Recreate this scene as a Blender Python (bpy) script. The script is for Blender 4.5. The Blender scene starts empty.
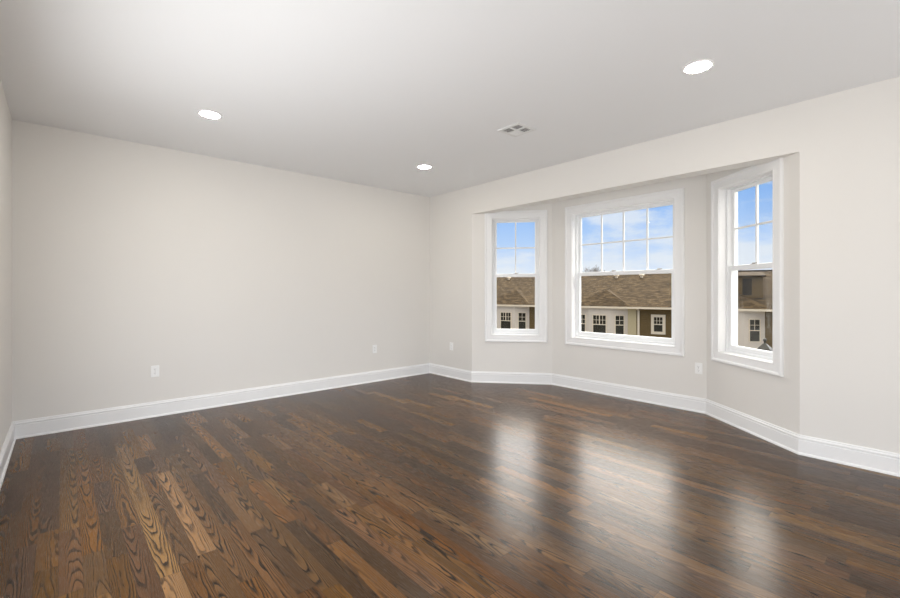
import bpy, bmesh, math, random
from mathutils import Vector, Matrix
random.seed(7)
sc = bpy.context.scene
col = sc.collection

# ------------------------------------------------------------------ camera
F_PX, HORIZON, YAW = 434.935, 291.94, 0.72820
CAM = Vector((5.2979, -4.3033, 1.2662))
cam_d = bpy.data.cameras.new('camera'); cam = bpy.data.objects.new('camera', cam_d); col.objects.link(cam)
cam_d.sensor_width = 36.0; cam_d.sensor_fit = 'HORIZONTAL'
cam_d.lens = F_PX / 900 * 36
cam_d.shift_y = -(299 - HORIZON) / 900
cam_d.clip_start = 0.02; cam_d.clip_end = 600
cam.location = CAM
cam.rotation_euler = (math.pi / 2, 0, math.pi / 2 - YAW)
sc.camera = cam

# ------------------------------------------------------------------ view
sc.view_settings.view_transform = 'Standard'
sc.view_settings.look = 'None'
sc.view_settings.gamma = 1
sc.view_settings.use_curve_mapping = False
sc.view_settings.exposure = 0.0

# ------------------------------------------------------------------ node helper
class NT:
    def __init__(s, tree): s.t = tree; s.n = tree.nodes; s.l = tree.links
    def node(s, typ, **kw):
        nd = s.n.new(typ)
        for k, v in kw.items(): setattr(nd, k, v)
        return nd
    def put(s, sock, v):
        if isinstance(v, bpy.types.NodeSocket): s.l.new(v, sock)
        else: sock.default_value = v
    def m(s, op, a, b=0.0, c=0.0, clamp=False):
        nd = s.node('ShaderNodeMath', operation=op, use_clamp=clamp)
        s.put(nd.inputs[0], a); s.put(nd.inputs[1], b); s.put(nd.inputs[2], c)
        return nd.outputs[0]
    def xyz(s, x, y, z):
        nd = s.node('ShaderNodeCombineXYZ')
        s.put(nd.inputs[0], x); s.put(nd.inputs[1], y); s.put(nd.inputs[2], z)
        return nd.outputs[0]
    def noise(s, vec, scale=1.0, detail=2.0, rough=0.5, dim='3D'):
        nd = s.node('ShaderNodeTexNoise', noise_dimensions=dim)
        s.put(nd.inputs['Vector'], vec); nd.inputs['Scale'].default_value = scale
        nd.inputs['Detail'].default_value = detail; nd.inputs['Roughness'].default_value = rough
        return nd.outputs['Fac']
    def mix(s, f, a, b, mode='MIX'):
        nd = s.node('ShaderNodeMix', data_type='RGBA', blend_type=mode)
        s.put(nd.inputs['Factor'], f); s.put(nd.inputs[6], a); s.put(nd.inputs[7], b)
        return nd.outputs[2]
    def ramp(s, f, stops):
        nd = s.node('ShaderNodeValToRGB'); e = nd.color_ramp.elements
        while len(e) < len(stops): e.new(0.5)
        for el, (p, c) in zip(e, stops): el.position = p; el.color = (*c, 1)
        s.put(nd.inputs[0], f); return nd.outputs[0]
    def maprange(s, v, a, b, c=0.0, d=1.0, smooth=True):
        nd = s.node('ShaderNodeMapRange', interpolation_type='SMOOTHSTEP' if smooth else 'LINEAR')
        s.put(nd.inputs[0], v)
        for i, q in enumerate((a, b, c, d)): s.put(nd.inputs[i + 1], q)
        return nd.outputs[0]

def lin(r, g, b):
    def f(c):
        c /= 255
        return c / 12.92 if c <= 0.04045 else ((c + 0.055) / 1.055) ** 2.4
    return (f(r), f(g), f(b))

# ------------------------------------------------------------------ sky
world = bpy.data.worlds.new('sky'); sc.world = world; world.use_nodes = True
w = NT(world.node_tree); w.n.clear()
tc = w.node('ShaderNodeTexCoord')
sep = w.node('ShaderNodeSeparateXYZ'); w.l.new(tc.outputs['Generated'], sep.inputs[0])
el = w.m('ARCSINE', sep.outputs[2])
elr = w.maprange(el, -0.02, 1.0, 0, 1, smooth=False)
blue = w.ramp(elr, [(0.0, lin(236, 242, 250)), (0.07, lin(222, 235, 254)), (0.13, lin(186, 215, 254)), (0.21, lin(146, 191, 250)), (1.0, lin(120, 168, 240))])
cv = w.node('ShaderNodeMapping'); w.l.new(tc.outputs['Generated'], cv.inputs[0]); cv.inputs['Scale'].default_value = (3.2, 3.2, 9.5)
cv.inputs['Location'].default_value = (0.35, 0.2, 0.1)
cn = w.noise(cv.outputs[0], 1.25, 6, 0.58)
cl = w.maprange(w.m('SUBTRACT', cn, w.m('MULTIPLY', el, 0.45)), 0.36, 0.52)
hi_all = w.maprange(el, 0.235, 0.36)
hi = w.m('MULTIPLY', hi_all, w.maprange(sep.outputs[1], -0.15, 0.25))                      # added brightness above the view, bay side only, to light room and floor
cl2 = w.m('MAXIMUM', w.m('MULTIPLY', cl, 0.75), hi_all)
skyc = w.mix(cl2, blue, w.mix(hi_all, (*lin(240, 244, 250), 1), (*lin(246, 240, 231), 1)))
below = w.maprange(el, -0.03, 0.0)
skyc = w.mix(below, (0.10, 0.095, 0.08, 1), skyc)
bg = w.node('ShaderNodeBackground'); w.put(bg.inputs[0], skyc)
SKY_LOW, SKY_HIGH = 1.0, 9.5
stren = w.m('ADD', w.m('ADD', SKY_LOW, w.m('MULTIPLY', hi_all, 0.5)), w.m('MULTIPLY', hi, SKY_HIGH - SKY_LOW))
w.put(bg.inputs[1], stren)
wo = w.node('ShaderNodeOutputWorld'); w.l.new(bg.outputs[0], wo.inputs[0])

# ------------------------------------------------------------------ added area lights out of view that fill the room
def area(name, loc, rot, sx, sy, power, color=(1, 1, 1)):
    d = bpy.data.lights.new(name, 'AREA'); d.shape = 'RECTANGLE'; d.size = sx; d.size_y = sy
    d.energy = power; d.color = color
    o = bpy.data.objects.new(name, d); col.objects.link(o); o.location = loc; o.rotation_euler = rot
    return o
area('fill_behind_camera', (8.3, -2.6, 0.60), (0, math.radians(135), 0), 1.6, 3.0, 84, (0.975, 0.987, 1.0))  # tilted fill added inside the room to brighten ceiling and walls
area('fill_side_wall', (3.05, -4.80, 1.13), (math.radians(90), 0, 0), 2.7, 1.15, 82, (0.975, 0.987, 1.0))  # added fill light at an unseen opening in the left wall

# ------------------------------------------------------------------ materials
def mat(name):
    m = bpy.data.materials.new(name); m.use_nodes = True
    t = NT(m.node_tree); b = t.n['Principled BSDF']
    return m, t, b

def plain(name, c, rough=0.5, spec=0.5, metal=0.0, var=0.03, scale=6.0, bump=0.0, bscale=200.0):
    m, t, b = mat(name)
    tcn = t.node('ShaderNodeTexCoord')
    n = t.noise(tcn.outputs['Object'], scale, 3)
    k = t.m('ADD', 1 - var, t.m('MULTIPLY', n, 2 * var))
    hs = t.node('ShaderNodeHueSaturation'); t.put(hs.inputs['Color'], (*c, 1)); t.put(hs.inputs['Value'], k)
    t.put(b.inputs['Base Color'], hs.outputs[0])
    b.inputs['Roughness'].default_value = rough; b.inputs['Metallic'].default_value = metal
    b.inputs['Specular IOR Level'].default_value = spec
    if bump:
        bn = t.noise(tcn.outputs['Object'], bscale, 2)
        bp = t.node('ShaderNodeBump'); bp.inputs['Strength'].default_value = bump; bp.inputs['Distance'].default_value = 0.001
        t.put(bp.inputs['Height'], bn); t.l.new(bp.outputs[0], b.inputs['Normal'])
    return m

M = {}
M['wall'] = plain('wall_paint', (0.80, 0.777, 0.742), 0.62, 0.3, var=0.008, scale=1.5, bump=0.06, bscale=260)
M['ceiling'] = plain('ceiling_paint', (0.885, 0.892, 0.90), 0.85, 0.2, var=0.006, scale=1.2)
M['trim'] = plain('white_gloss_trim', (0.90, 0.90, 0.90), 0.28, 0.5, var=0.006)
M['vinyl'] = plain('white_vinyl', (0.86, 0.87, 0.88), 0.35, 0.5, var=0.006)
M['plate'] = plain('white_outlet_plastic', (0.93, 0.93, 0.92), 0.35, 0.5, var=0.006)
M['slot'] = plain('outlet_slot', (0.05, 0.05, 0.05), 0.6)
M['metal'] = plain('brushed_nickel', (0.45, 0.44, 0.42), 0.35, metal=0.8)
M['lock'] = plain('sash_lock_metal', (0.42, 0.40, 0.37), 0.45, metal=0.3)
M['vent_white'] = plain('vent_enamel', (0.80, 0.80, 0.79), 0.45)
M['duct'] = plain('duct_grey', (0.30, 0.295, 0.285), 0.8)
M['stone_white'] = plain('house_white_paint', lin(226, 213, 198), 0.7, 0.2, var=0.03, scale=0.8)
M['cream'] = plain('house_cream_paint', lin(204, 188, 152), 0.7, 0.2, var=0.03)
M['house_trim'] = plain('house_trim_paint', lin(240, 224, 200), 0.6, 0.3, var=0.03)
M['dark_glass'] = plain('house_window_glass', (0.035, 0.03, 0.02), 0.12, 0.6, var=0.5, scale=2.5)
M['dormer'] = plain('dormer_tan_paint', lin(112, 92, 60), 0.8, 0.2, var=0.15, scale=1.5)
M['asphalt'] = plain('street_asphalt', (0.09, 0.09, 0.085), 0.9, 0.2, var=0.15, scale=0.5)
M['bark'] = plain('bare_bark', lin(128, 122, 118), 0.9, 0.1, var=0.15)
M['lamp_iron'] = plain('black_iron', (0.03, 0.027, 0.02), 0.5)
M['lamp_glass'] = plain('lamp_frosted_glass', (0.35, 0.33, 0.28), 0.3)

def glass_mat():
    m, t, b = mat('window_glass')
    t.n.remove(b)
    tr = t.node('ShaderNodeBsdfTransparent'); tr.inputs[0].default_value = (0.97, 0.98, 0.98, 1)
    gl = t.node('ShaderNodeBsdfGlossy'); gl.inputs['Roughness'].default_value = 0.02
    fr = t.node('ShaderNodeFresnel'); fr.inputs[0].default_value = 1.45
    mx = t.node('ShaderNodeMixShader'); t.put(mx.inputs[0], t.m('MULTIPLY', fr.outputs[0], 0.06))
    t.l.new(tr.outputs[0], mx.inputs[1]); t.l.new(gl.outputs[0], mx.inputs[2])
    t.l.new(mx.outputs[0], t.n['Material Output'].inputs[0])
    return m
M['glass'] = glass_mat()

def lens_mat():
    m, t, b = mat('lamp_lens_glow')
    b.inputs['Base Color'].default_value = (0.9, 0.9, 0.88, 1)
    b.inputs['Emission Color'].default_value = (1.0, 0.93, 0.80, 1)
    b.inputs['Emission Strength'].default_value = 105
    return m
M['lens'] = lens_mat()

PLANK = 0.083
def floor_mat():
    m, t, b = mat('stained_oak_strip_floor')
    tcn = t.node('ShaderNodeTexCoord'); sp = t.node('ShaderNodeSeparateXYZ'); t.l.new(tcn.outputs['Object'], sp.inputs[0])
    x, y = sp.outputs[0], sp.outputs[1]
    yr = t.m('ADD', t.m('DIVIDE', y, PLANK), 200.0)
    row = t.m('FLOOR', yr); v = t.m('SUBTRACT', t.m('FRACT', yr), 0.5)
    def white(vec):
        nd = t.node('ShaderNodeTexWhiteNoise', noise_dimensions='3D'); t.put(nd.inputs['Vector'], vec)
        s = t.node('ShaderNodeSeparateColor'); t.l.new(nd.outputs['Color'], s.inputs[0]); return s.outputs
    rr = white(t.xyz(row, 3.7, 1.1))
    L = t.m('ADD', 0.55, t.m('MULTIPLY', rr[0], 0.75))
    xs = t.m('ADD', t.m('DIVIDE', x, L), t.m('MULTIPLY', rr[1], 61.0))
    # uneven board lengths along one row
    xs = t.m('ADD', xs, t.m('MULTIPLY', t.m('SINE', t.m('MULTIPLY', xs, 2.1)), 0.33))
    colm = t.m('FLOOR', xs); fx = t.m('FRACT', xs)
    r = white(t.xyz(row, colm, 7.3)); r2 = white(t.xyz(colm, row, 19.9))
    # grain
    px = t.m('ADD', x, t.m('MULTIPLY', r[0], 40.0))
    off = t.m('MULTIPLY', t.m('SUBTRACT', r[1], 0.5), 0.07)
    vm = t.m('ADD', t.m('MULTIPLY', v, PLANK), off)
    sgn = t.m('SUBTRACT', t.m('MULTIPLY', t.m('GREATER_THAN', r2[0], 0.5), 2.0), 1.0)
    zz = t.m('MULTIPLY', r[2], 30.0)
    nA = t.m('SUBTRACT', t.noise(t.xyz(t.m('MULTIPLY', px, 2.2), t.m('MULTIPLY', vm, 15.0), zz), 1.0, 2.0), 0.5)
    nB = t.m('SUBTRACT', t.noise(t.xyz(t.m('MULTIPLY', px, 11.0), t.m('MULTIPLY', vm, 60.0), zz), 1.0, 2.0), 0.5)
    slope = t.m('MULTIPLY', sgn, t.m('ADD', 2.0, t.m('MULTIPLY', r2[1], 5.5)))
    phi = t.m('ADD', t.m('MULTIPLY', px, slope), t.m('MULTIPLY', t.m('MULTIPLY', vm, vm), 1700.0))
    phi = t.m('ADD', phi, t.m('MULTIPLY', nA, 4.2)); phi = t.m('ADD', phi, t.m('MULTIPLY', nB, 0.6))
    fr = t.m('FRACT', phi)
    line = t.m('SUBTRACT', 1.0, t.maprange(fr, 0.15, 0.70)); line = t.m('MULTIPLY', line, t.maprange(fr, 0.0, 0.10))
    patch = t.noise(t.xyz(t.m('MULTIPLY', px, 2.3), t.m('MULTIPLY', vm, 9.0), t.m('ADD', zz, 5.0)), 1.0, 3.0)
    pore = t.noise(t.xyz(t.m('MULTIPLY', px, 14.0), t.m('MULTIPLY', vm, 520.0), zz), 1.0, 2.0)
    poref = t.maprange(pore, 0.45, 0.72)
    base = t.ramp(r2[2], [(0.0, lin(66, 47, 30)), (0.35, lin(86, 62, 39)), (0.7, lin(101, 73, 45)), (0.92, lin(117, 86, 54)), (1.0, lin(136, 103, 66))])
    hs = t.node('ShaderNodeHueSaturation'); t.put(hs.inputs['Color'], base)
    t.put(hs.inputs['Hue'], t.m('ADD', 0.492, t.m('MULTIPLY', r[2], 0.012)))
    t.put(hs.inputs['Saturation'], t.m('ADD', 0.95, t.m('MULTIPLY', r[0], 0.22)))
    t.put(hs.inputs['Value'], t.m('ADD', 0.58, t.m('MULTIPLY', patch, 0.76)))
    c = hs.outputs[0]
    dark = (*lin(32, 21, 12), 1)
    lf = t.m('MULTIPLY', line, t.m('ADD', 0.55, t.m('MULTIPLY', t.maprange(patch, 0.35, 0.62), 0.45)))
    c = t.mix(lf, c, dark)
    c = t.mix(t.m('MULTIPLY', poref, 0.5), c, dark)
    # seams
    sv = t.maprange(t.m('ABSOLUTE', v), 0.480, 0.497)
    ex = t.m('MULTIPLY', t.m('SUBTRACT', 0.5, t.m('ABSOLUTE', t.m('SUBTRACT', fx, 0.5))), L)
    se = t.m('SUBTRACT', 1.0, t.maprange(ex, 0.0006, 0.0022))
    seam = t.m('MAXIMUM', sv, se)
    c = t.mix(t.m('MULTIPLY', seam, 0.62), c, (*lin(30, 20, 13), 1))
    t.put(b.inputs['Base Color'], c)
    t.put(b.inputs['Roughness'], t.m('ADD', 0.24, t.m('MULTIPLY', poref, 0.07)))
    b.inputs['IOR'].default_value = 1.5; b.inputs['Specular IOR Level'].default_value = 0.22
    bp = t.node('ShaderNodeBump'); bp.inputs['Strength'].default_value = 0.25; bp.inputs['Distance'].default_value = 0.0006
    t.put(bp.inputs['Height'], t.m('SUBTRACT', 1.0, t.m('ADD', seam, t.m('MULTIPLY', lf, 0.3))))
    t.l.new(bp.outputs[0], b.inputs['Normal'])
    return m
M['floor'] = floor_mat()

def shingle_mat():
    m, t, b = mat('brown_asphalt_shingles')
    tcn = t.node('ShaderNodeTexCoord'); sp = t.node('ShaderNodeSeparateXYZ'); t.l.new(tcn.outputs['Object'], sp.inputs[0])
    yr = t.m('DIVIDE', sp.outputs[1], 0.16); row = t.m('FLOOR', yr)
    xr = t.m('ADD', t.m('DIVIDE', sp.outputs[0], 0.32), t.m('MULTIPLY', row, 0.37)); tab = t.m('FLOOR', xr)
    wn = t.node('ShaderNodeTexWhiteNoise', noise_dimensions='3D'); t.put(wn.inputs['Vector'], t.xyz(tab, row, 2.0))
    n = t.noise(tcn.outputs['Object'], 2.2, 5, 0.7)
    k = t.m('ADD', t.m('MULTIPLY', wn.outputs['Value'], 0.45), t.m('MULTIPLY', n, 0.6))
    c = t.ramp(k, [(0.2, lin(40, 32, 22)), (0.5, lin(60, 49, 34)), (0.8, lin(84, 70, 51))])
    edge = t.m('SUBTRACT', 1.0, t.maprange(t.m('FRACT', yr), 0.0, 0.25))
    c = t.mix(t.m('MULTIPLY', edge, 0.35), c, (*lin(60, 48, 34), 1))
    t.put(b.inputs['Base Color'], c); b.inputs['Roughness'].default_value = 0.95; b.inputs['Specular IOR Level'].default_value = 0.1
    return m
M['shingle'] = shingle_mat()

def siding_mat():
    m, t, b = mat('olive_lap_siding')
    tcn = t.node('ShaderNodeTexCoord'); sp = t.node('ShaderNodeSeparateXYZ'); t.l.new(tcn.outputs['Object'], sp.inputs[0])
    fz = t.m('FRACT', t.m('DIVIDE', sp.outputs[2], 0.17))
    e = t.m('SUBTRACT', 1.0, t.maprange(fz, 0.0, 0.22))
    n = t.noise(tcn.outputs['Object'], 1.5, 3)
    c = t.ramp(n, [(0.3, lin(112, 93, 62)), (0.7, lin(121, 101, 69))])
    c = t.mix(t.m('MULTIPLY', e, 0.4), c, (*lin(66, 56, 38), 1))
    t.put(b.inputs['Base Color'], c); b.inputs['Roughness'].default_value = 0.8; b.inputs['Specular IOR Level'].default_value = 0.2
    return m
M['siding'] = siding_mat()

# ------------------------------------------------------------------ mesh helpers
def link(name, bm, m, parent=None, smooth=False):
    me = bpy.data.meshes.new(name)
    bmesh.ops.recalc_face_normals(bm, faces=bm.faces[:])
    if smooth:
        for f in bm.faces: f.smooth = True
    bm.to_mesh(me); bm.free()
    me.materials.append(M[m] if isinstance(m, str) else m)
    o = bpy.data.objects.new(name, me); col.objects.link(o)
    if parent: o.parent = parent
    return o
def box(bm, x0, x1, y0, y1, z0, z1, mtx=None):
    vs = [bm.verts.new((x, y, z)) for z in (z0, z1) for y in (y0, y1) for x in (x0, x1)]
    if mtx:
        for q in vs: q.co = mtx @ q.co
    for f in ((0, 2, 3, 1), (4, 5, 7, 6), (0, 1, 5, 4), (2, 6, 7, 3), (0, 4, 6, 2), (1, 3, 7, 5)):
        bm.faces.new([vs[i] for i in f])
    return vs
def prism(bm, pts, z0, z1):
    a = [bm.verts.new((p[0], p[1], z0)) for p in pts]; b = [bm.verts.new((p[0], p[1], z1)) for p in pts]
    bm.faces.new(a[::-1]); bm.faces.new(b)
    n = len(pts)
    for i in range(n): bm.faces.new((a[i], a[(i + 1) % n], b[(i + 1) % n], b[i]))
def loft(bm, rings, close=True, caps=True):
    vs = [[bm.verts.new(p) for p in r] for r in rings]
    n = len(rings[0])
    for a, b in zip(vs, vs[1:]):
        for i in range(n if close else n - 1):
            bm.faces.new((a[i], a[(i + 1) % n], b[(i + 1) % n], b[i]))
    if caps and close: bm.faces.new(vs[0][::-1]); bm.faces.new(vs[-1])
    return vs
def lathe(bm, prof, seg=40, cx=0, cy=0, close_ring=False):
    rings = [[(cx + r * math.cos(2 * math.pi * i / seg), cy + r * math.sin(2 * math.pi * i / seg), z) for i in range(seg)] for r, z in prof]
    if close_ring: rings.append(rings[0])
    loft(bm, rings, True, not close_ring)
def bevel(o, wdt, seg=2):
    md = o.modifiers.new('bevel', 'BEVEL'); md.width = wdt; md.segments = seg; md.limit_method = 'ANGLE'; md.angle_limit = math.radians(40)
    return o
def empty(name, loc=(0, 0, 0), rz=0.0):
    o = bpy.data.objects.new(name, None); col.objects.link(o); o.location = loc; o.rotation_euler = (0, 0, rz)
    o.empty_display_size = 0.1
    return o
def tag(o, label, cat, group=None):
    o['label'] = label; o['category'] = cat
    if group: o['group'] = group
    return o
def struct(o, label=None):
    o['kind'] = 'structure'
    if label: o['label'] = label
    return o
def copy_tree(o, parent=None):
    c = o.copy(); col.objects.link(c)
    if parent: c.parent = parent
    for ch in list(o.children): copy_tree(ch, c)
    return c

# ------------------------------------------------------------------ the room shell
H = 2.75; T = 0.16
YL = -4.625; XR = 8.8
A = Vector((0, 0)); B = Vector((0.937, 0)); Cc = Vector((1.783, 0.707)); E = Vector((3.697, 0.707)); Fp = Vector((4.58, 0)); G = Vector((XR, 0))
K = Vector((XR, YL)); Lc = Vector((0, YL))
PATH = [Lc, A, B, Cc, E, Fp, G, K]          # closed, the outside on the left of travel
NP = len(PATH)
def seg_dir(i):
    d = PATH[(i + 1) % NP] - PATH[i]; return d.normalized()
def left(d): return Vector((-d.y, d.x))
def mitre(i, off):
    """Corner i moved by off to the outside (negative: into the room)."""
    d0, d1 = seg_dir((i - 1) % NP), seg_dir(i)
    n0, n1 = left(d0), left(d1)
    b = (n0 + n1).normalized()
    return PATH[i] + b * (off / b.dot(n0))

def wall_segment(bm, i, z0, z1, holes=()):
    P, Q = PATH[i], PATH[(i + 1) % NP]
    d = seg_dir(i); n = left(d); Ln = (Q - P).length
    Po, Qo = mitre(i, T), mitre((i + 1) % NP, T)
    def piece(a, b, za, zb):
        pa = P + d * a; pb = P + d * b
        qa = Po if a <= 0 else pa + n * T; qb = Qo if b >= Ln else pb + n * T
        prism(bm, [pa, pb, qb, qa], za, zb)
    x = 0.0
    for (a, b, za, zb) in holes:
        piece(x, a, z0, z1)
        if za > z0: piece(a, b, z0, za)
        if zb < z1: piece(a, b, zb, z1)
        x = b
    piece(x, Ln, z0, z1)

OPEN_Z = (0.668, 2.292)
HOLES = {'left': (0.275, 0.940), 'center': (0.312, 1.600), 'right': (0.196, 0.882)}
def wall(name, i, holes=()):
    bm = bmesh.new(); wall_segment(bm, i, 0, H, holes)
    return struct(link(name, bm, 'wall'))
wall('wall_back', 0)
bm = bmesh.new(); wall_segment(bm, 1, 0, H); wall_segment(bm, 5, 0, H)
HB = 2.363; HT = 0.17                      # header over the bay opening
cotl = (Cc - B).x / (Cc - B).y; cotr = (Fp - E).x / (E - Fp).y
prism(bm, [B, Fp, Fp + Vector((-cotr * HT, HT)), B + Vector((cotl * HT, HT))], HB, H)
struct(link('wall_right', bm, 'wall'))
wall('wall_bay_left', 2, [(*HOLES['left'], *OPEN_Z)])
wall('wall_bay_center', 3, [(*HOLES['center'], *OPEN_Z)])
wall('wall_bay_right', 4, [(*HOLES['right'], *OPEN_Z)])
wall('wall_front', 6, [(0.50, 4.10, 0.0, 2.45)])
wall('wall_left', 7, [(XR - 4.45, XR - 1.65, 0.52, 1.74)])  # unseen opening added to pass the side fill light

outer = [mitre(i, T) for i in range(NP)]
bm = bmesh.new(); prism(bm, outer, -0.12, 0.0)
struct(link('floor', bm, 'floor'))
bm = bmesh.new(); prism(bm, outer, H, H + 0.12)
prism(bm, [B + Vector((cotl * HT, HT)), Cc, E, Fp + Vector((-cotr * HT, HT))][::-1], 2.60, H)
struct(link('ceiling', bm, 'ceiling'))

# baseboards: one moulding per wall, mitred at the corners
BB = [(0, 0), (0.027, 0), (0.027, 0.007), (0.024, 0.014), (0.0165, 0.019), (0.0165, 0.112), (0.0120, 0.1155), (0.0120, 0.1215), (0.0175, 0.1245),
      (0.0175, 0.1320), (0.0135, 0.1375), (0.0100, 0.1390), (0.0100, 0.1450), (0.0070, 0.1520), (0, 0.1520)]
def baseboard(name, i, s0=None, s1=None):
    P = PATH[i]; d = seg_dir(i); n = left(d)
    r0 = []; r1 = []
    for o, z in BB:
        a = mitre(i, -o) if s0 is None else P + d * s0 - n * o
        b = mitre((i + 1) % NP, -o) if s1 is None else P + d * s1 - n * o
        r0.append((a.x, a.y, z)); r1.append((b.x, b.y, z))
    bm = bmesh.new(); loft(bm, [r0, r1])
    struct(link(name, bm, 'trim'))
for nm, i in (('baseboard_back', 0), ('baseboard_corner', 1), ('baseboard_bay_left', 2), ('baseboard_bay_center', 3),
              ('baseboard_bay_right', 4), ('baseboard_right', 5), ('baseboard_left', 7)):
    baseboard(nm, i)
baseboard('baseboard_front', 6, None, 0.50)
baseboard('baseboard_front', 6, 4.10, None)

# ------------------------------------------------------------------ windows (double hung, grilles in the upper sash)
CASING = [(0.0, 0.0), (0.0, 0.013), (0.004, 0.016), (0.010, 0.0165), (0.015, 0.0145), (0.068, 0.0165), (0.073, 0.019), (0.077, 0.026), (0.092, 0.028), (0.099, 0.024), (0.101, 0.018), (0.101, 0.0)]
def rect_sweep(bm, x0, x1, z0, z1, prof):
    """prof: (outward distance from the opening edge, distance into the room); y points outdoors."""
    rings = []
    for sx, sz, cx, cz in ((-1, -1, x0, z0), (1, -1, x1, z0), (1, 1, x1, z1), (-1, 1, x0, z1)):
        rings.append([(cx + sx * o, -dpt, cz + sz * o) for o, dpt in prof])
    rings.append(rings[0])
    loft(bm, rings, True, False)
def frame_bm(x0, x1, z0, z1, y0, y1, l, r, b, t):
    bm = bmesh.new()
    o = [(x0, z0), (x1, z0), (x1, z1), (x0, z1)]; n = [(x0 + l, z0 + b), (x1 - r, z0 + b), (x1 - r, z1 - t), (x0 + l, z1 - t)]
    V = {}
    for k, pts in (('o', o), ('n', n)):
        for yy in (y0, y1):
            V[k, yy] = [bm.verts.new((p[0], yy, p[1])) for p in pts]
    for i in range(4):
        j = (i + 1) % 4
        for a, c in ((('o', y0), ('n', y0)), (('n', y0), ('n', y1)), (('n', y1), ('o', y1)), (('o', y1), ('o', y0))):
            bm.faces.new((V[a][i], V[a][j], V[c][j], V[c][i]))
    return bm
def make_window(name, seg, hole, ncol, label):
    P = PATH[seg]; d = seg_dir(seg)
    root = struct(empty(name, (P.x, P.y, 0), math.atan2(d.y, d.x)), label)
    a, b = hole; z0, z1 = OPEN_Z
    bm = bmesh.new(); rect_sweep(bm, a + 0.004, b - 0.004, z0 + 0.004, z1 - 0.004, CASING); link('casing', bm, 'trim', root)
    # jamb extension with a stop bead
    link('jamb', frame_bm(a, b, z0, z1, 0.0, T, 0.008, 0.008, 0.008, 0.008), 'trim', root)
    bevel(link('window_frame', frame_bm(a + 0.008, b - 0.008, z0 + 0.008, z1 - 0.008, 0.062, T + 0.01, 0.022, 0.022, 0.022, 0.010), 'vinyl', root), 0.002)
    fa, fb = a + 0.030, b - 0.030; fz0, fz1 = z0 + 0.030, z1 - 0.018
    # sill slope inside the frame
    zm = 1.500
    lo = bevel(link('lower_sash', frame_bm(fa, fb, fz0, zm + 0.020, 0.072, 0.100, 0.036, 0.036, 0.048, 0.045), 'vinyl', root), 0.002)
    up = bevel(link('upper_sash', frame_bm(fa, fb, zm - 0.015, fz1, 0.106, 0.134, 0.036, 0.036, 0.040, 0.026), 'vinyl', root), 0.002)
    bm = bmesh.new(); box(bm, fa + 0.03, fb - 0.03, 0.084, 0.088, fz0 + 0.04, zm - 0.02); link('pane', bm, 'glass', lo)
    ux0, ux1, uz0, uz1 = fa + 0.036, fb - 0.036, zm + 0.025, fz1 - 0.026
    bm = bmesh.new(); box(bm, ux0 - 0.005, ux1 + 0.005, 0.118, 0.122, uz0 - 0.005, uz1 + 0.005); link('pane', bm, 'glass', up)
    for k in range(1, ncol):
        xx = ux0 + (ux1 - ux0) * k / ncol
        bm = bmesh.new(); box(bm, xx - 0.009, xx + 0.009, 0.111, 0.129, uz0 - 0.004, uz1 + 0.004); link('muntin', bm, 'vinyl', up)
    zz = (uz0 + uz1) / 2
    bm = bmesh.new(); box(bm, ux0 - 0.004, ux1 + 0.004, 0.112, 0.128, zz - 0.009, zz + 0.009); link('muntin', bm, 'vinyl', up)
    # cam locks on the meeting rail
    locks = [0.5] if ncol == 2 else [0.40, 0.85]
    for q in locks:
        xx = fa + (fb - fa) * q
        bm = bmesh.new()
        box(bm, xx - 0.030, xx + 0.030, 0.076, 0.098, zm + 0.020, zm + 0.024)
        lathe(bm, [(0.013, zm + 0.024), (0.013, zm + 0.033), (0.009, zm + 0.036)], 16, xx, 0.087)
        box(bm, xx - 0.004, xx + 0.042, 0.079, 0.089, zm + 0.028, zm + 0.035)
        bevel(link('sash_lock', bm, 'lock', lo), 0.001)
    # lift rail
    bm = bmesh.new(); box(bm, fa + 0.05, fb - 0.05, 0.064, 0.073, fz0 + 0.032, fz0 + 0.040); link('lift_rail', bm, 'vinyl', lo)
    return root
make_window('window_1', 2, HOLES['left'], 2, 'narrow white sash window in the far angled side of the bay')
make_window('window_2', 3, HOLES['center'], 4, 'wide white sash window in the middle of the bay')
make_window('window_3', 4, HOLES['right'], 2, 'narrow white sash window in the near angled side of the bay')

# ------------------------------------------------------------------ recessed ceiling lights
def make_downlight():
    root = empty('recessed_light')
    bm = bmesh.new(); lathe(bm, [(0.074, 0.0), (0.076, -0.004), (0.090, -0.005), (0.0965, -0.003), (0.098, 0.0)], 56, close_ring=True)
    link('trim_ring', bm, 'trim', root, True)
    bm = bmesh.new(); lathe(bm, [(0.075, -0.0015), (0.065, -0.005), (0.045, -0.008), (0.001, -0.009)], 56)
    link('lens', bm, 'lens', root, True)
    return root
lt = None
for (x, y), lab in zip(((1.248, -3.381), (1.241, -1.092), (4.245, -1.173)),
        ('lit round recessed ceiling light over the long blank wall', 'lit round recessed ceiling light nearest the far corner of the room', 'lit round recessed ceiling light nearest the bay window opening')):
    if lt is None: lt = o = make_downlight()
    else: o = copy_tree(lt)
    o.location = (x, y, H); tag(o, lab, 'ceiling light', 'recessed ceiling lights')

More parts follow.
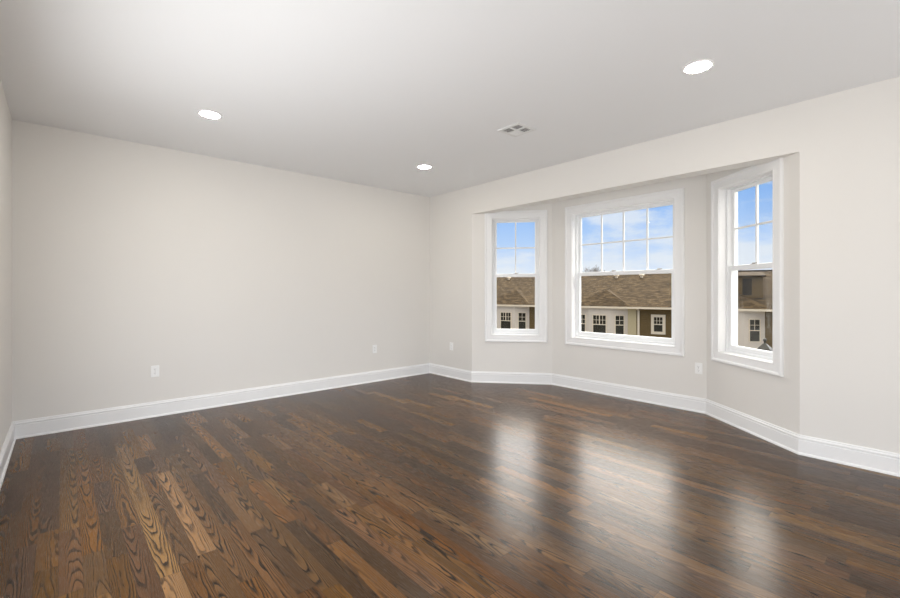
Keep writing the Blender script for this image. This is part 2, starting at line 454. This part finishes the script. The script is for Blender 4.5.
# ------------------------------------------------------------------ ceiling vent, four louvre banks
v = tag(empty('ceiling_vent', (2.735, -1.20, H)), 'white square air vent with louvres in the ceiling', 'vent')
RO, RI = 0.126, 0.094
bm = frame_bm(-RO, RO, -RO, RO, -0.008, 0.0, RO - RI, RO - RI, RO - RI, RO - RI)
for q in bm.verts: q.co = Vector((q.co.x, q.co.z, q.co.y))
bevel(link('frame', bm, 'vent_white', v), 0.003)
bm = bmesh.new(); box(bm, -RI, RI, -RI, RI, -0.0008, 0.0); link('duct_backing', bm, 'duct', v)
bm = bmesh.new(); box(bm, -RI, RI, -0.009, 0.009, -0.008, -0.0008); box(bm, -0.009, 0.009, -RI, RI, -0.0079, -0.0009); link('divider', bm, 'vent_white', v)
for (qx, qy, along, tilt, n) in ((-1, -1, 'y', 1, 5), (1, -1, 'x', 1, 4), (1, 1, 'y', 1, 4), (-1, 1, 'x', -1, 6)):
    cx, cy = qx * 0.0505, qy * 0.0505
    for k in range(n):
        u = (k + 0.5) / n * 0.087 - 0.0435
        bm = bmesh.new()
        wdt = 0.0035 if tilt > 0 else 0.0092
        box(bm, -0.0435, 0.0435, -wdt, wdt, -0.0005, 0.0005)
        rot = Matrix.Rotation(math.radians(18 * tilt), 4, 'X')
        if along == 'y': mt = Matrix.Translation((cx + u, cy, -0.0042)) @ Matrix.Rotation(math.pi / 2, 4, 'Z') @ rot
        else: mt = Matrix.Translation((cx, cy + u, -0.0042)) @ rot
        bmesh.ops.transform(bm, matrix=mt, verts=bm.verts[:])
        link('slat', bm, 'vent_white', v)

# ------------------------------------------------------------------ wall outlets
def make_outlet():
    root = empty('wall_outlet')                    # y points into the wall
    bm = bmesh.new(); box(bm, -0.036, 0.036, -0.006, 0.0, -0.058, 0.058); bevel(link('cover_plate', bm, 'plate', root), 0.003)
    for s in (-1, 1):
        bm = bmesh.new()
        pts = [(0.0165 * math.cos(t * math.pi / 12), 0.0140 * math.sin(t * math.pi / 12)) for t in range(24)]
        loft(bm, [[(p[0], -0.006, s * 0.0195 + p[1]) for p in pts], [(p[0], -0.0085, s * 0.0195 + p[1]) for p in pts]])
        rc = link('receptacle', bm, 'plate', root)
        bm = bmesh.new()
        for dx, hh in ((-0.0064, 0.0040), (0.0064, 0.0032)): box(bm, dx - 0.0011, dx + 0.0011, -0.0089, -0.0084, s * 0.0195 + 0.003 - hh, s * 0.0195 + 0.003 + hh)
        box(bm, -0.0024, 0.0024, -0.0089, -0.0084, s * 0.0195 - 0.0095, s * 0.0195 - 0.0050)
        link('slots', bm, 'slot', rc)
    bm = bmesh.new(); lathe(bm, [(0.003, 0.0), (0.003, 0.0012), (0.0015, 0.0018)], 14)
    bmesh.ops.transform(bm, matrix=Matrix.Translation((0, -0.006, 0)) @ Matrix.Rotation(math.pi / 2, 4, 'X'), verts=bm.verts[:])
    link('screw', bm, 'metal', root)
    return root
dc = seg_dir(3)
oc = Cc + dc * 1.837
spots = [((0.0, -3.599, 0.46), math.pi / 2, 'white outlet low on the long blank wall, left end by the camera'),
         ((0.0, -1.009, 0.46), math.pi / 2, 'white outlet low on the long blank wall, right end near the corner'),
         ((0.505, 0.0, 0.46), 0.0, 'white outlet on the short wall between the room corner and narrow bay window'),
         ((oc.x, oc.y, 0.46), math.atan2(dc.y, dc.x), 'white outlet under the wide window, between it and the near bay window')]
ot = None
for loc, rz, lab in spots:
    if ot is None: ot = o = make_outlet()
    else: o = copy_tree(ot)
    o.location = loc; o.rotation_euler = (0, 0, rz); tag(o, lab, 'outlet', 'white wall outlets')

# ------------------------------------------------------------------ outdoors: ground, the row of houses opposite, trees, lamp post
GZ = -3.2
bm = bmesh.new(); box(bm, -130, 90, 1.2, 150, GZ - 0.2, GZ); struct(link('ground', bm, 'asphalt'))

# facade frame: x along the eaves, -y towards this room
hs_ = tag(empty('row_house', (-10.922, 28.594, 0), math.radians(14.5706)), 'long house opposite with olive siding, white bays and brown shingle roof', 'house')
S0, S1 = -26.0, 13.0
EZ = 0.13; OV = -0.78; RY = 7.0; RZ = 2.98
ends = (-8.10, 0.15, 8.80)
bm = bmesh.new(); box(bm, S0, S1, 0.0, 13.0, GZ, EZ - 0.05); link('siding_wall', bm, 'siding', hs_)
def roof_z(y): return EZ + (y - OV) * (RZ - EZ) / (RY - OV)
bm = bmesh.new()
loft(bm, [[(s, OV, EZ), (s, RY, RZ), (s, 2 * RY - OV, EZ), (s, 2 * RY - OV, EZ - 0.06), (s, RY, RZ - 0.1), (s, OV, EZ - 0.06)] for s in (S0 - 0.4, S1 + 0.4)])
link('roof', bm, 'shingle', hs_)
bm = bmesh.new(); box(bm, S0 - 0.4, S1 + 0.4, OV - 0.02, OV + 0.04, EZ - 0.15, EZ - 0.005); box(bm, S0, S1, OV + 0.04, 0.02, EZ - 0.15, EZ - 0.10); link('fascia', bm, 'house_trim', hs_)
bm = bmesh.new(); box(bm, S0 - 0.4, S1 + 0.4, RY - 0.14, RY + 0.14, RZ - 0.02, RZ + 0.05); link('ridge_cap', bm, 'shingle', hs_)
def house_window(parent, mtx, x0, x1, z0, z1, ncol, trim_w, up_rows=2, base=0.0):
    """A sash window flush on a face whose outside is -y."""
    bm = frame_bm(x0 - trim_w, x1 + trim_w, z0 - trim_w, z1 + trim_w, base - 0.05, base + 0.05, trim_w, trim_w, trim_w, trim_w)
    zm = (z0 + z1) / 2
    box(bm, x0, x1, base - 0.035, base + 0.02, zm - 0.03, zm + 0.03)
    for k in range(1, ncol):
        xx = x0 + (x1 - x0) * k / ncol; ww = 0.014 if not (ncol == 4 and k == 2) else 0.035
        box(bm, xx - ww, xx + ww, base - 0.03, base + 0.02, zm, z1)
    zr = (zm + z1) / 2; box(bm, x0, x1, base - 0.029, base + 0.02, zr - 0.014, zr + 0.014)
    bmesh.ops.transform(bm, matrix=mtx, verts=bm.verts[:])
    f = link('window', bm, 'house_trim', parent)
    bm = bmesh.new(); box(bm, x0 - 0.01, x1 + 0.01, base - 0.015, base + 0.0, z0 - 0.01, z1 + 0.01)
    bmesh.ops.transform(bm, matrix=mtx, verts=bm.verts[:]); link('pane', bm, 'dark_glass', f)
for e in ends:
    p0, p1, p2, p3 = (e - 4.05, 0.0), (e - 2.90, -0.52), (e - 1.15, -0.52), (e, 0.0)
    bm = bmesh.new(); prism(bm, [p0, p1, p2, p3, (e, 0.3), (e - 4.05, 0.3)], GZ, EZ - 0.13)
    bay = link('bay', bm, 'stone_white', hs_)
    I = Matrix.Identity(4)
    house_window(bay, Matrix.Translation((0, -0.52, 0)), e - 2.53, e - 1.55, -2.05, -0.60, 4, 0.06)
    for P, Q in ((p0, p1), (p2, p3)):
        ang = math.atan2(Q[1] - P[1], Q[0] - P[0]); ln = math.hypot(Q[0] - P[0], Q[1] - P[1])
        mt = Matrix.Translation((P[0], P[1], 0)) @ Matrix.Rotation(ang, 4, 'Z')
        house_window(bay, mt, ln * 0.5 - 0.30, ln * 0.5 + 0.30, -2.05, -0.60, 2, 0.06)
    # hipped roof over the bay
    yb = OV + (1.45 - EZ) * (RY - OV) / (RZ - EZ)
    bm = bmesh.new()
    a, b_, c, d_ = [bm.verts.new(q) for q in ((e - 4.5, OV + 0.02, EZ + 0.01), (e + 0.4, OV + 0.02, EZ + 0.01), (e - 2.05, 1.7, 1.45), (e - 2.05, yb + 0.1, 1.45))]
    g = [bm.verts.new(q) for q in ((e - 4.5, OV + 0.02, EZ - 0.02), (e + 0.4, OV + 0.02, EZ - 0.02), (e - 2.05, yb + 0.1, 1.2))]
    for f in ((a, b_, c), (a, c, d_), (c, b_, d_), (a, g[0], g[1], b_), (g[0], g[2], g[1]), (a, d_, g[2], g[0]), (b_, g[1], g[2], d_)): bm.faces.new(f)
    link('bay_roof', bm, 'shingle', hs_)
    if e < -5 or e > 5: continue
    bm = bmesh.new(); box(bm, e + 0.0, e + 0.62, -0.06, 0.01, GZ, EZ - 0.13); link('corner_panel', bm, 'cream', hs_)
    bm = bmesh.new(); box(bm, e + 0.70, e + 0.85, -0.12, -0.02, GZ, EZ - 0.3)
    loft(bm, [[(e + 0.70 + dx, -0.07 + q * (OV + 0.1), EZ - 0.32 + q * 0.16 + dz) for dx, dz in ((0, 0), (0.12, 0), (0.12, 0.1), (0, 0.1))] for q in (0, 1)])
    link('downspout', bm, 'house_trim', hs_)
    if e < 5:
        house_window(hs_, Matrix.Identity(4), e + 1.85, e + 2.44, -1.72, -0.64, 3, 0.20)
for s, yy in ((-2.05, 5.9), (0.11, 5.9), (-13.0, 5.9), (7.0, 5.9)):
    bm = bmesh.new(); zb = roof_z(yy) - 0.1
    lathe(bm, [(0.11, zb), (0.11, zb + 0.25), (0.22, zb + 0.26), (0.22, zb + 0.34), (0.06, zb + 0.42)], 16, s, yy); link('roof_vent', bm, 'house_trim', hs_)
# wall dormer seen through the near bay window
dm_y = 1.2
bm = bmesh.new(); prism(bm, [(6.6, dm_y), (8.75, dm_y), (8.75, 6.0), (6.6, 6.0)], 0.6, 2.42)
dm = link('dormer', bm, 'dormer', hs_)
bm = bmesh.new()
loft(bm, [[(s, dm_y - 0.25, 2.42), (s, 6.9, 2.90), (s, 6.9, 2.75), (s, dm_y - 0.25, 2.30)] for s in (6.5, 8.9)]); link('dormer_roof', bm, 'shingle', dm)
bm = bmesh.new(); box(bm, 7.55, 8.10, dm_y - 0.02, dm_y + 0.02, 1.05, 2.20); link('dormer_window', bm, 'shingle', dm)  # dark panel standing for the dormer's window

def tube(bm, p, q, r0, r1, n=5):
    p, q = Vector(p), Vector(q); d = (q - p).normalized(); a = d.orthogonal().normalized(); b = d.cross(a)
    loft(bm, [[c + (a * math.cos(2 * math.pi * i / n) + b * math.sin(2 * math.pi * i / n)) * r for i in range(n)] for c, r in ((p, r0), (q, r1))])
def bare_tree(loc, h, seed, lab):
    rnd = random.Random(seed)
    root = tag(empty('bare_tree', loc), lab, 'tree', 'bare trees behind the roof')
    bm = bmesh.new(); tube(bm, (0, 0, 0), (0, 0, h * 0.45), 0.16, 0.11, 8); link('trunk', bm, 'bark', root)
    bm = bmesh.new()
    def grow(p, d, L, r, n):
        q = p + d * L; tube(bm, p, q, r, r * 0.7, 4)
        if n == 0: return
        for k in range(3):
            nd = (d + Vector((rnd.uniform(-1, 1), rnd.uniform(-1, 1), rnd.uniform(-0.2, 0.6))) * 0.62).normalized()
            grow(q, nd, L * rnd.uniform(0.62, 0.85), r * 0.62, n - 1)
    for k in range(4):
        d = Vector((math.cos(k * 1.57 + seed), math.sin(k * 1.57 + seed), rnd.uniform(0.9, 1.6))).normalized()
        grow(Vector((0, 0, h * 0.43)), d, h * 0.17, 0.10, 4)
    link('branches', bm, 'bark', root)
bare_tree((-34, 61.6, GZ), 9.3, 1, 'leftmost bare grey tree showing above the roof in the wide window')
bare_tree((-46, 84, GZ), 11.2, 2, 'middle bare grey tree of those above the roof ridge')
bare_tree((-22, 47.5, GZ), 7.6, 3, 'rightmost bare grey tree showing above the roof in the wide window')

lp = tag(empty('lamp_post', (2.65, 7.76, GZ)), 'dark iron lamp post with pyramid top and finial outside the near bay window', 'street lamp')
zt = 0.21 - GZ
bm = bmesh.new(); lathe(bm, [(0.11, 0), (0.11, 0.25), (0.06, 0.35), (0.045, 0.5), (0.04, zt - 0.85), (0.07, zt - 0.8), (0.07, zt - 0.76)], 16); link('post', bm, 'lamp_iron', lp, False)
bm = bmesh.new(); prism(bm, [(-0.11, -0.11), (0.11, -0.11), (0.11, 0.11), (-0.11, 0.11)], zt - 0.76, zt - 0.40); link('lantern', bm, 'lamp_glass', lp)
bm = bmesh.new()
loft(bm, [[(sx * q, sy * q, zz) for sx, sy in ((-1, -1), (1, -1), (1, 1), (-1, 1))] for q, zz in ((0.19, zt - 0.42), (0.19, zt - 0.39), (0.12, zt - 0.24), (0.03, zt - 0.13))]); link('cap', bm, 'lamp_iron', lp)
bm = bmesh.new(); lathe(bm, [(0.02, zt - 0.135), (0.02, zt - 0.09), (0.04, zt - 0.06), (0.035, zt - 0.03), (0.005, zt)], 12); link('finial', bm, 'lamp_iron', lp)
